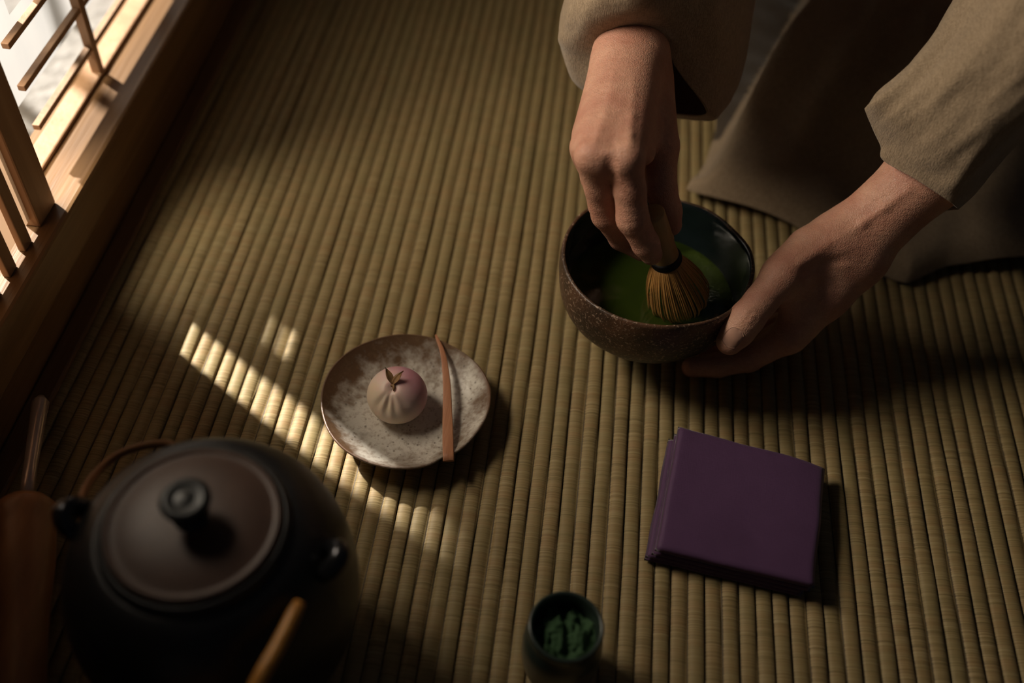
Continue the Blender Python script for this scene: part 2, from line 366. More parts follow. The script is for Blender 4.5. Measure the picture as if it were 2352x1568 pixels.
# ------------------------------------------------------------ plate, sweet, pick
def plate():
    loc = Vector((-.0995, .4425, 0))
    t = NT('mottled_stoneware'); c = t.co(); sp = t.n('ShaderNodeSeparateXYZ', inp={0: c})
    r = t.n('ShaderNodeVectorMath', operation='LENGTH', inp={0: t.map(c, (1, 1, 0))}).outputs['Value']
    a = t.noise(c, 32, 5, .65); fi = t.noise(c, 260, 4, .7); pin = t.n('ShaderNodeTexVoronoi', inp={'Vector': c, 'Scale': 190}).outputs[0]
    side = t.math('ADD', t.math('MULTIPLY', sp.outputs[0], -3.0), t.math('MULTIPLY', sp.outputs[1], 1.2))
    e = t.math('ADD', t.math('ADD', t.math('MULTIPLY', r, 11.0), t.math('MULTIPLY', t.math('SUBTRACT', a, .5), 1.6)), side)
    col = t.mix(t.ramp(e, [(.40, 0.), (.76, 1.)]), (.60, .56, .49), (.13, .075, .04))
    col = t.mix(t.ramp(fi, [(.50, 0.), (.70, .65)]), col, (.20, .125, .07))
    col = t.mix(t.ramp(pin, [(.10, .8), (.2, 0.)]), col, (.14, .11, .085))
    col = t.mix(t.ramp(r, [(.0585, 0.), (.0600, 1.)]), col, (.13, .065, .035))
    low = t.ramp(t.math('MULTIPLY', sp.outputs[2], 60.), [(.2, 1.), (.5, 0.)])
    t.set(Base_Color=col, Roughness=.34, Specular_IOR_Level=.5); nb = t.bump(fi, .0006, .5); t.bump(a, .0015, .3, nb)
    P = [(0, .0025), (.026, .0025), (.0275, 0), (.0295, 0), (.0305, .003), (.044, .0075), (.056, .014), (.0605, .0185), (.0618, .0203), (.0617, .0215), (.0606, .0218), (.0595, .0208), (.053, .0155), (.045, .0105), (.036, .0078), (.025, .0068), (.012, .0064), (0, .0064)]
    P = [(max(0, p[0]), p[1]) for p in spline([(x, z, 0) for x, z in P], 80)]
    def fn(p, an, r_, z):
        w = 1+(.012*math.sin(2*an+1.2)+.011*math.sin(3*an+.3)+.006*math.sin(5*an)+.004*noise.noise(Vector((math.cos(an)*4, math.sin(an)*4, 0))))*min(1, r_/.05)
        w -= .035*math.exp(-((an-5.35)/.13)**2)*(r_ > .05)
        q = Vector((p.x*w, p.y*w, p.z+.0008*math.sin(3*an+2)*min(1, r_/.06)**2))
        q.z += .0003*noise.noise(p*120)
        return q
    o = lathe('sweet_plate', P, 160, t.m, None, fn, None, loc)
    tag(o, 'small irregular stoneware plate with mottled cream and brown glaze on the tatami', 'plate')
    # sweet
    t = NT('pink_bean_paste'); c = t.co(); sp = t.n('ShaderNodeSeparateXYZ', inp={0: c})
    g = t.math('ADD', t.math('ADD', t.math('MULTIPLY', sp.outputs[0], 15.), t.math('MULTIPLY', sp.outputs[1], 17.)), t.math('ADD', t.math('MULTIPLY', sp.outputs[2], 9.), t.math('MULTIPLY', t.noise(c, 70, 3), .35)))
    col = t.ramp(t.math('MULTIPLY_ADD', g, .8, .12), [(.18, (.70, .57, .43)), (.42, (.70, .50, .45)), (.66, (.55, .28, .32)), (.9, (.40, .13, .20))])
    t.set(Base_Color=col, Roughness=.42, Specular_IOR_Level=.4, Subsurface_Weight=.2, Subsurface_Scale=.004); t.bump(t.noise(c, 700, 3), .0003, .3)
    V = []; F = []; n = 120; m = 60; top = Vector((-.35, -.05, 1)).normalized()
    R_ = .0222; TILT = Matrix.Rotation(math.radians(19), 3, 'X') @ Matrix.Rotation(math.radians(-5), 3, 'Y')
    for j in range(m+1):
        th = PI*j/m
        for i in range(n):
            a = 2*PI*i/n; d = Vector((math.sin(th)*math.cos(a), math.sin(th)*math.sin(a), math.cos(th)))
            r_ = R_*(1-.10*max(0, -d.z)**2)
            # creases running from the pinch at the top down the camera side
            for ga, dep, wd_ in ((-1.75, .0018, .09), (-1.35, .0014, .10), (-2.2, .0010, .12), (-.8, .0009, .12)):
                da = (a-ga+PI) % (2*PI)-PI
                r_ -= 1.5*dep*math.exp(-(da/(wd_+.05/max(.2, math.sin(th))))**2)*math.exp(-((th-.62)/.42)**2)
            r_ -= .0035*math.exp(-(th/.16)**2)
            p = TILT @ (d*r_); p.z *= .88; p.z = max(p.z, -.0165)
            V.append(p+Vector((0, 0, .0165)))
    for j in range(m):
        for i in range(n): F.append((j*n+i, (j+1)*n+i, (j+1)*n+(i+1) % n, j*n+(i+1) % n))
    sw = pm('wagashi_sweet', V, F, t.m); sw.location = (-.1055, .4425, .0068)
    bm = bmesh.new(); bm.from_mesh(sw.data); bmesh.ops.remove_doubles(bm, verts=bm.verts, dist=1e-6); bm.to_mesh(sw.data); bm.free()
    tag(sw, 'round pink and cream bean paste sweet topped with two tiny brown leaves', 'sweet')
    lm = mat_plain('dry_brown_leaf', (.34, .19, .08), .45, 0, .4, 200, .5, .0005)
    base = TILT @ Vector((0, .003, .0206)); base.z = base.z*.88+.0165
    for k, (dx, dy, L) in enumerate([(-.0052, .0062, 1), (.0048, .0052, 1)]):
        V = []; F = []; ns = 12; d = Vector((dx, dy, .0065)); s = d.cross(Vector((0, 0, 1))).normalized()
        nrm = s.cross(d).normalized()
        for lay in (0, 1):
            for i in range(ns+1):
                u = i/ns; w = .0026*math.sin(PI*min(1, u*.96+.04))**.7*(1-u**4)
                for q in (-1, -.5, 0, .5, 1):
                    V.append(base+d*u*1.3+s*w*q+nrm*(abs(q)*.0011-.0006*u*u*2-lay*.00035))
        for lay in (0, 1):
            o_ = lay*(ns+1)*5
            for i in range(ns):
                for q in range(4):
                    f = (o_+i*5+q, o_+i*5+q+1, o_+(i+1)*5+q+1, o_+(i+1)*5+q); F.append(f if lay == 0 else f[::-1])
        for i in range(ns):
            for q in (0, 4):
                a1 = i*5+q; b1 = (i+1)*5+q; F.append((a1, b1, b1+(ns+1)*5, a1+(ns+1)*5))
        pm('leaf', V, F, lm, sw)
    tube('stem', [base+Vector((-.0012, -.001, -.001)), base+Vector((.0006, -.0012, .0004)), base+Vector((.0014, -.0034, .0002)), base+Vector((.0016, -.0052, -.0012))], [.0007, .0011, .001, .0005], lm, sw, 8)
    # pick
    pk = mat_wood('reddish_cherry_wood', (.50, .235, .125), (.36, .15, .075), .45, (220, 12, 220))
    pts = spline([(-0.0870,0.5039,0.0235), (-0.0783,0.4859,0.0225), (-0.0717,0.4610,0.0205), (-0.0662,0.4303,0.0195), (-0.0595,0.3920,0.0225)], 26)
    fl = []
    for i in range(26):
        u = i/25; fl.append((.0009+.0031*min(1, u*1.15)**.8, .0005+.0006*u))
    o = tube('wooden_pick', pts, None, pk, n=12, flat=fl)
    tag(o, 'slender reddish wooden sweet pick laid across the right of the plate', 'pick')
plate()

# ------------------------------------------------------------ purple folded cloth
def cloth():
    t = NT('purple_silk'); c = t.co(); w = t.noise(t.map(c, (1500, 200, 200)), 1., 2); w2 = t.noise(t.map(c, (200, 1500, 200)), 1., 2); b_ = t.noise(c, 30, 3)
    t.set(Base_Color=t.mix(b_, (.100, .045, .115), (.070, .030, .080)), Roughness=.62, Specular_IOR_Level=.3, Sheen_Weight=.25, Sheen_Roughness=.4)
    nb = t.bump(t.math('ADD', w, w2), .0003, .5); t.bump(b_, .003, .25, nb)
    TL, TR, BR, BL = [np.array(p[:2]) for p in ((0.1028,0.4511,0.0200), (0.2106,0.4328,0.0200), (0.1944,0.3331,0.0200), (0.0879,0.3455,0.0180))]
    V = []; F = []
    # four leaves of cloth, folded back and forth: one continuous zigzag sheet seen along its left edge
    nu, nv = 48, 40; th = .0030
    def layer(zc, off, shrink, thk):
        b0 = len(V)
        for side in (1, -1):
            for i in range(nu+1):
                for j in range(nv+1):
                    u = i/nu; v = j/nv
                    eu = min(u, 1-u)*.12/.0045; ev = min(v, 1-v)*.12/.0045
                    rr = (1-(1-min(1, eu))**2)**.5*(1-(1-min(1, ev))**2)**.5
                    uu = u*(1-shrink[1])+off[0]; vv = v*(1-shrink[0])+off[1]
                    p = TL*(1-uu)*(1-vv)+TR*uu*(1-vv)+BR*uu*vv+BL*(1-uu)*vv
                    q = np.array([p[0], p[1]]); wv = .0010*noise.noise(Vector((p[0]*30, p[1]*30, zc*90)))+.0004*noise.noise(Vector((p[0]*90, p[1]*90, 0)))
                    corner = -.0035*max(0, (u-.80)/.2)**2*max(0, 1-v*2.2)
                    V.append((q[0]+.0012*noise.noise(Vector((u*3, v*3, zc*50))), q[1]+.0010*noise.noise(Vector((u*3, v*4, 9+zc*50))), zc+side*thk*.5*rr+wv*(.3+zc*30)+(corner if zc > .012 else 0)))
        N1 = (nu+1)*(nv+1)
        for s_ in (0, 1):
            for i in range(nu):
                for j in range(nv):
                    a = b0+s_*N1+i*(nv+1)+j; f = (a, a+1, a+nv+2, a+nv+1); F.append(f[::-1] if s_ == 0 else f)
        ring = [i*(nv+1) for i in range(nu)]+[nu*(nv+1)+j for j in range(nv)]+[i*(nv+1)+nv for i in range(nu, 0, -1)]+[j for j in range(nv, 0, -1)]
        for k in range(len(ring)):
            a, b2 = ring[k], ring[(k+1) % len(ring)]; F.append((b0+a, b0+b2, b0+N1+b2, b0+N1+a))
    layer(.0022, (-.045, .055), (.05, .0), .0034)
    layer(.0062, (-.043, .055), (.05, .0), .0040)
    layer(.0105, (-.012, .030), (.03, .0), .0042)
    layer(.0160, (0, 0), (0, 0), .0066)
    o = pm('folded_cloth', V, F, t.m)
    tag(o, 'deep purple silk cloth folded into a thick square on the tatami', 'cloth')
cloth()

# ------------------------------------------------------------ kettle
KC = Vector((-.170, .248, 0))
def kettle():
    M['iron'] = iron = mat_plain('black_cast_iron', (.010, .010, .011), .42, 0, .5, 240, .4, .0006)
    lidm = mat_plain('brown_lacquered_lid', (.075, .038, .025), .48, .0, .5, 40, .35, .0003)
    knobm = mat_plain('dark_bronze_knob', (.012, .014, .015), .40, .3, .5, 60, .3)
    root = thing('tea_kettle', KC, 'round black iron kettle with a brown lid and dark knob', 'kettle')
    prof = [(0, 0), (.045, 0), (.052, .003), (.064, .020), (.074, .045), (.0795, .075), (.0795, .100), (.074, .124), (.066, .139), (.058, .148), (.0525, .1515), (.0495, .1525), (.0485, .156), (.0465, .157), (.0455, .154), (.045, .147), (.030, .146), (0, .146)]
    P = [(max(0, p[0]), p[1]) for p in spline([(r, z, 0) for r, z in prof], 90)]
    lathe('body', P, 128, iron, root)
    lid = lathe('lid', [(.0450, .1575), (.0448, .1590), (.0436, .1602), (.0425, .1600), (.0418, .1590), (.0400, .1592), (.036, .1606), (.026, .1628), (.014, .1640), (0, .1642)], 96, lidm, root)
    lathe('knob', [(.0095, .1638), (.0070, .1660), (.0062, .1700), (.0070, .1735), (.0105, .1765), (.0125, .1785), (.0128, .1805), (.0115, .1822), (.0085, .1826), (.0070, .1816), (.0045, .1816), (.003, .1822), (0, .1822)], 64, knobm, lid)
    lugm = mat_plain('polished_iron_lug', (.05, .05, .055), .22, .8, .5, 120, .3)
    # lugs at either side of the shoulder
    for (px, py, pz, d) in ((-0.2375,0.2525,0.1350)+(1,), (-0.1115,0.2479,0.1350)+(1,)):
        c = Vector((px, py, pz))-KC; u = Vector((c.x, c.y, 0)).normalized()
        s = Vector((-u.y, u.x, 0)); r0 = .062
        path = []
        for k in range(13):
            a = PI*k/12; path.append(u*(r0+.011*math.sin(a)+.002)+s*(.0085*math.cos(a))+Vector((0, 0, .132+.010*math.sin(a))))
        lug = tube('lug', path, [.0042+.0016*math.sin(PI*k/12) for k in range(13)], lugm, root, 14)
    # small copper loop handle at the back left
    hm = mat_plain('copper_loop', (.22, .10, .04), .35, .6, .5, 50, .3)
    a0 = Vector((-0.2424,0.2586,0.1280))-KC; a1 = Vector((-0.2223,0.3223,0.1100))-KC; mid = Vector((-0.2474,0.2956,0.1180))-KC
    a1b = Vector((-0.2098,0.3217,0.1080))-KC
    path = spline([tuple(a0), tuple(Vector((-0.2478,0.2771,0.1240))-KC), tuple(mid), tuple(Vector((-0.2393,0.3116,0.1140))-KC), tuple(a1), tuple(a1b)], 26)
    tube('handle', path, .0024, hm, root, 10)
kettle()
def ladle():
    bm_ = mat_wood('amber_bamboo', (.52, .245, .055), (.38, .16, .03), .4, (80, 80, 5))
    root = thing('bamboo_ladle', (-0.1083,0.2178,0.1455), 'amber bamboo ladle handle leaning on the front of the black kettle', 'ladle')
    o0 = Vector(root.location)
    p0 = Vector((-0.1083,0.2178,0.1455)); p1 = Vector((-0.1128,0.1948,0.1460)); p2 = Vector((-0.1193,0.1714,0.1424)); p3 = Vector((-0.1331,0.1398,0.1010))
    path = [Vector(q)-o0 for q in spline([tuple(p0), tuple(p1), tuple(p2), tuple(p3)], 24)]
    tube('handle', path, [.0030+.0008*math.sin(PI*min(1, i/3)/2) for i in range(24)], bm_, root, 12)
    e = p3-o0
    V = lathe('cup', [(0, -.03), (.022, -.03), (.024, -.028), (.0245, .012), (.0235, .013), (.0225, .012), (.022, -.026), (0, -.027)], 40, bm_, root); V.location = e+Vector((-.012, -.022, 0))
ladle()

# ------------------------------------------------------------ tea jar
def jar():
    t = NT('dark_green_glass_glaze'); c = t.co(); sp = t.n('ShaderNodeSeparateXYZ', inp={0: c}); a = t.noise(c, 60, 4)
    low = t.ramp(t.math('ADD', t.math('MULTIPLY', sp.outputs[2], 20.), t.math('MULTIPLY', a, .25)), [(.85, 1.), (1.05, 0.)])
    t.set(Base_Color=t.mix(low, (.022, .034, .028), (.12, .11, .075)), Roughness=.3, Specular_IOR_Level=.55)
    root = thing('tea_jar', (.0308, .2625, 0), 'small dark glazed jar of green tea powder at the front edge', 'jar')
    prof = [(0, 0), (.017, 0), (.0195, .002), (.0225, .012), (.0245, .028), (.0240, .044), (.0222, .052), (.0218, .057), (.0226, .0605), (.0222, .0625), (.0208, .0628), (.0197, .0612), (.0190, .056), (.0185, .046), (.018, .03), (0, .03)]
    lathe('body', [(max(0, p[0]), p[1]) for p in spline([(r, z, 0) for r, z in prof], 70)], 80, t.m, root)
    g = NT('green_tea_powder'); c = g.co(); g.set(Base_Color=g.mix(g.noise(c, 160, 4), (.020, .055, .022), (.055, .11, .05)), Roughness=.8, Specular_IOR_Level=.2); g.bump(g.noise(c, 500, 4), .001, .6)
    V = []; F = []; n = 72; m = 40
    for j in range(m+1):
        for i in range(n):
            a = 2*PI*i/n; r = .0186*j/m; x, y = r*math.cos(a), r*math.sin(a)
            h = .0045*noise.noise(Vector((x*150+2, y*110, 3)))+.0025*noise.noise(Vector((x*320, y*320, 8)))+.003*(1-(r/.0186)**2)
            h += .004*math.exp(-((x+.005+.3*y)/.0028)**2)*max(0, 1-abs(y)/.013)-.003*math.exp(-((x-.0015+.2*y)/.002)**2)
            V.append((x, y, .0500+h))
    for j in range(m):
        for i in range(n): F.append((j*n+i, (j+1)*n+i, (j+1)*n+(i+1) % n, j*n+(i+1) % n))
    pw = pm('green_tea_powder', V, F, g.m); pw.location = root.location
    tag(pw, 'clumped green tea powder heaped inside the small dark jar', 'tea powder', kind='stuff')
jar()

# ------------------------------------------------------------ wooden tool at the left edge
def tool():
    wood = mat_wood('turned_brown_wood', (.40, .19, .085), (.26, .11, .045), .38, (60, 6, 60)); steel = mat_plain('pale_worn_shaft', (.62, .48, .42), .25, .4, .6, 50, .25)
    band = mat_plain('amber_band', (.55, .27, .05), .45, 0, .4, 60, .2)
    A = Vector((-0.2756,0.1806,0.0300)); B = Vector((-0.3285,0.3133,0.0300)); Cc = Vector((-0.3548,0.3962,0.0240))
    root = thing('wooden_handled_tool', (A.x, A.y, 0), 'brown turned wooden handle with a thin pale shaft lying near the sill', 'tool')
    o0 = Vector(root.location)
    d = (A-B).normalized(); n = 30; path = []; rad = []
    for i in range(n):
        u = i/(n-1); path.append(B-o0+d*((A-B).length*1.25*u)); rad.append(.0200*min(1, (.55+u*16))*(1-.42*u)+.0012*math.sin(PI*u*2)**2)
    rad[0] = .015; rad[1] = .0205; rad[2] = .0208
    tube('handle', path, rad, wood, root, 40)
    tube('shaft', [B-o0-d*(-.004), B-o0+(Cc-B)*.35, B-o0+(Cc-B)*.8, Cc-o0, Cc-o0+(Cc-B)*.06], [.0042, .0046, .0054, .0060, .0030], steel, root, 20)
    q = B-o0+d*((A-B).length*.90); tube('band', [q, q+d*.014], [.0140, .0140], band, root, 40)
tool()

# ------------------------------------------------------------ person: body by implicit surface
def surface_nets(D, org, h):
    s = D < 0; nx, ny, nz = D.shape
    cnt = np.zeros((nx-1, ny-1, nz-1), np.int8)
    for i in (0, 1):
        for j in (0, 1):
            for k in (0, 1): cnt += s[i:nx-1+i, j:ny-1+j, k:nz-1+k]
    act = (cnt > 0) & (cnt < 8); idx = np.argwhere(act); m = len(idx)
    vid = -np.ones(act.shape, np.int64); vid[act] = np.arange(m)
    acc = np.zeros((m, 3)); w = np.zeros(m); I, J, K = idx.T
    off = [(i, j, k) for i in (0, 1) for j in (0, 1) for k in (0, 1)]
    for a in range(8):
        for b in range(a+1, 8):
            oa, ob = off[a], off[b]
            if sum(abs(oa[q]-ob[q]) for q in range(3)) != 1: continue
            va = D[I+oa[0], J+oa[1], K+oa[2]]; vb = D[I+ob[0], J+ob[1], K+ob[2]]; c = (va < 0) != (vb < 0)
            t = np.where(c, va/np.where(c, va-vb, 1), 0)
            for q in range(3): acc[:, q] += np.where(c, oa[q]+t*(ob[q]-oa[q]), 0)
            w += c
    V = (idx+acc/w[:, None])*h+np.array(org)
    F = []
    for ax in range(3):
        b1, b2 = (ax+1) % 3, (ax+2) % 3
        sl0 = [slice(1, -1)]*3; sl1 = [slice(1, -1)]*3; sl0[ax] = slice(0, D.shape[ax]-1); sl1[ax] = slice(1, D.shape[ax])
        A = s[tuple(sl0)]; B = s[tuple(sl1)]; e = np.argwhere(A != B)
        flip = A[tuple(e.T)]
        e = e.copy(); base = e.copy(); base[:, b1] += 1; base[:, b2] += 1
        def cell(d1, d2):
            c = base.copy(); c[:, b1] -= d1; c[:, b2] -= d2; return vid[tuple(c.T)]
        q = np.stack([cell(1, 1), cell(0, 1), cell(0, 0), cell(1, 0)], 1)
        ok = (q >= 0).all(1); q = q[ok]; fl = flip[ok]
        q[~fl] = q[~fl][:, ::-1]; F.append(q)
    return V, np.concatenate(F)
def implicit(prims, h, disp=()):
    """prims: (a, ra, b, rb, k[, (n, s)]) tapered limbs blended with radius k; n, s squash along n"""
    P = [np.array(p[0]) for p in prims]+[np.array(p[2]) for p in prims]; rm = max(max(p[1], p[3]) for p in prims)+.006
    lo = np.min(P, 0)-rm; hi = np.max(P, 0)+rm; sh = np.ceil((hi-lo)/h).astype(int)+1
    D = np.full(sh, .03, np.float32)
    def block(a, b, mr):
        l = np.maximum(((np.minimum(a, b)-mr-lo)/h).astype(int), 0); u = np.minimum(((np.maximum(a, b)+mr-lo)/h).astype(int)+2, sh)
        g = [lo[i]+h*np.arange(l[i], u[i], dtype=np.float32) for i in range(3)]
        X, Y, Z = np.meshgrid(*g, indexing='ij', sparse=False)
        return tuple(slice(l[i], u[i]) for i in range(3)), X, Y, Z
    def seg(a, b, X, Y, Z, sq=None):
        dx, dy, dz = X-a[0], Y-a[1], Z-a[2]; d = b-a
        if sq is not None:
            n = np.array(sq[0], float); n /= np.linalg.norm(n); q = (dx*n[0]+dy*n[1]+dz*n[2])*(sq[1]-1); dn = np.dot(d, n)*(sq[1]-1)
            dx = dx+q*n[0]; dy = dy+q*n[1]; dz = dz+q*n[2]; d = d+dn*n
        t = np.clip((dx*d[0]+dy*d[1]+dz*d[2])/max(np.dot(d, d), 1e-12), 0, 1)
        return np.sqrt((dx-t*d[0])**2+(dy-t*d[1])**2+(dz-t*d[2])**2), t
    for p in prims:
        a, b = np.array(p[0], float), np.array(p[2], float); k = p[4]; sq = p[5] if len(p) > 5 else None
        mr = max(p[1], p[3])+k+.006
        sl, X, Y, Z = block(a, b, mr); r, t = seg(a, b, X, Y, Z, sq); d = r-(p[1]+t*(p[3]-p[1])); c = D[sl]
        hh = np.clip(.5+.5*(c-d)/k, 0, 1); D[sl] = c*(1-hh)+d*hh-k*hh*(1-hh)
    for (pts, rad, amt) in disp:
        for a, b in zip(pts[:-1], pts[1:]):
            a, b = np.array(a, float), np.array(b, float); sl, X, Y, Z = block(a, b, rad*3); r, t = seg(a, b, X, Y, Z)
            f = 1.0
            D[sl] += amt*np.exp(-(r/rad)**2)*f
    return surface_nets(D, lo, h)
def lerp(a, b, t): return tuple(np.array(a)*(1-t)+np.array(b)*t)
def shift(p, v): return tuple(np.array(p)+np.array(v))

# right hand: palm level, fingers hanging down onto the whisk
RH = dict(el=(.060, .80, .285), fa=(0.0294,0.6918,0.2196), w0=(0.0271,0.6413,0.1970), w1=(0.0421,0.6430,0.1978), wm=(0.0357,0.6434,0.1893),
    i0=(0.0370,0.5327,0.1920), i1=(0.0470,0.5218,0.1511), i2=(0.0593,0.5217,0.1289), i3=(0.0646,0.5212,0.1204),
    m0=(0.0139,0.5350,0.1897), m1=(0.0299,0.5355,0.1398), m2=(0.0437,0.5434,0.1118), m3=(0.0598,0.5422,0.1023),
    r0=(0.0100,0.5537,0.1820), r1=(0.0269,0.5583,0.1277), r2=(0.0419,0.5636,0.0988), r3=(0.0589,0.5621,0.0903),
    p0=(0.0111,0.5758,0.1743), p1=(0.0281,0.5821,0.1280), p2=(0.0406,0.5857,0.1004), p3=(0.0538,0.5812,0.0909),
    t0=(0.0504,0.6420,0.1770), t1=(0.0610,0.5841,0.1659), t2=(0.0676,0.5643,0.1413), t3=(0.0779,0.5552,0.1188))
def right_hand():
    h = RH; e = h['el']; P = []
    up = (.05, -.4, .9)
    P += [(e, .040, h['fa'], .029, .01), (h['fa'], .0235, h['w0'], .0178, .012), (h['fa'], .0235, h['w1'], .0182, .012)]
    w0, w1, wm = h['w0'], h['w1'], h['wm']
    P += [(w1, .0175, h['i0'], .0112, .012), (lerp(w0, w1, .6), .0175, lerp(h['i0'], h['m0'], .5), .0108, .012), (lerp(w0, w1, .35), .017, h['m0'], .0112, .012),
          (w0, .0168, h['r0'], .0108, .012), (shift(w0, (0, 0, -.004)), .0160, h['p0'], .0102, .012),
          (shift(wm, (0, -.01, -.010)), .016, shift(lerp(h['m0'], h['i0'], .3), (0, .012, -.014)), .012, .014),
          (shift(wm, (0, -.01, -.012)), .015, shift(h['r0'], (.004, .010, -.014)), .011, .014)]
    P += [(h['t0'], .0185, h['t1'], .0142, .012), (h['t1'], .0135, h['t2'], .0108, .005), (h['t2'], .0112, lerp(h['t2'], h['t3'], .6), .0108, .003), (lerp(h['t2'], h['t3'], .55), .0106, h['t3'], .0084, .003)]
    web = lerp(lerp(wm, h['i0'], .55), h['t1'], .35)
    P += [(web, .011, lerp(h['i0'], h['t1'], .48), .0085, .012)]
    for f, rr in (('i', (.0112, .0110, .0095, .0080)), ('m', (.0110, .0108, .0093, .0080)), ('r', (.0105, .0102, .0090, .0076)), ('p', (.0098, .0090, .0080, .0068))):
        a, b, c, d = (h[f+str(i)] for i in range(4))
        P += [(a, rr[0], lerp(a, b, .5), rr[1]*.97, .004), (lerp(a, b, .5), rr[1]*.97, b, rr[1]*1.02, .003), (b, rr[1]*.98, c, rr[2], .003), (c, rr[2], d, rr[3], .003)]
        P += [(shift(a, (0, -.001, .0015)), rr[0]*.93, shift(a, (0, -.001, .0016)), rr[0]*.93, .003)]
    D = []
    def top(p, q, s): return shift(p, tuple(np.array((-.0, -.55, .8))*s))
    for f, rt in (('i', lerp(w0, w1, .62)), ('m', lerp(w0, w1, .45)), ('r', lerp(w0, w1, .25))):
        a = h[f+'0']; pts = [shift(lerp(rt, a, t), tuple(np.array((-.02, -.45, .85))*(.0165*(1-t)+.0115*t+.0015))) for t in (.30, .5, .7, .85, .95)]
        D.append((pts, .0026, -.0013))
    # valley between the knuckles, and soft hollows between the tendons
    vi = lerp(h['i0'], h['m0'], .5)
    D.append(([shift(vi, (0, -.012, .006)), shift(vi, (.002, -.012, -.004))], .0042, .0022))
    vm = lerp(lerp(w0, w1, .55), vi, .75)
    D.append(([shift(vm, (0, -.005, .011)), shift(lerp(vm, vi, .8), (0, -.006, .010))], .0045, .0009))
    # vein from the wrist
    D.append(([shift(h['w0'], (.006, .01, .0165)), shift(lerp(h['w0'], h['wm'], .5), (.001, -.010, .0175)), shift(lerp(h['w0'], h['m0'], .35), (.0, -.004, .0165)), shift(lerp(h['w0'], h['m0'], .6), (.001, -.006, .014))], .0015, -.0008))
    # knuckle creases over the middle joints
    for f, rr in (('i', .0112), ('m', .0108)):
        b = np.array(h[f+'1']); d = np.array(h[f+'2'])-np.array(h[f+'0']); d /= np.linalg.norm(d); out = np.array((-.12, -.85, .5)); out -= d*np.dot(out, d); out /= np.linalg.norm(out); s = np.cross(d, out)
        for o_ in (-.0035, -.0012, .0012, .0034):
            pts = [tuple(b+d*o_+out*rr*math.cos(a)+s*rr*math.sin(a)) for a in (-.9, -.45, 0, .45, .9)]; D.append((pts, .00085, .00035))
    t2 = np.array(h['t2']); d = np.array(h['t3'])-np.array(h['t1']); d /= np.linalg.norm(d); out = np.array((.6, -.4, .6)); out -= d*np.dot(out, d); out /= np.linalg.norm(out); s = np.cross(d, out)
    for o_ in (-.003, 0, .003): D.append(([tuple(t2+d*o_+out*.0112*math.cos(a)+s*.0112*math.sin(a)) for a in (-.9, 0, .9)], .0009, .0004))
    return implicit(P, .0011, D)
LH = dict(el=(.335, .70, .235), fa=(0.2571,0.5973,0.1628), w0=(0.2058,0.5698,0.1160), w1=(0.2189,0.5615,0.1020),
    t0=(0.1822,0.5543,0.1094), t1=(0.1608,0.5310,0.1040), t2=(0.1395,0.5029,0.0861), t3=(0.1300,0.4920,0.0708),
    i0=(0.1791,0.5204,0.0526), i1=(0.1549,0.5170,0.0260), i2=(0.1336,0.5153,0.0152), i3=(0.1133,0.5135,0.0107),
    m0=(0.1926,0.5395,0.0483), m1=(0.1675,0.5390,0.0190), m2=(0.1451,0.5341,0.0108), m3=(0.1248,0.5299,0.0082),
    r0=(0.2018,0.5575,0.0486), r1=(0.1809,0.5603,0.0180), r2=(0.1580,0.5542,0.0100), r3=(0.1389,0.5480,0.0083),
    p0=(0.2088,0.5710,0.0518), p1=(0.1934,0.5807,0.0214), p2=(0.1762,0.5772,0.0114), p3=(0.1588,0.5697,0.0086))
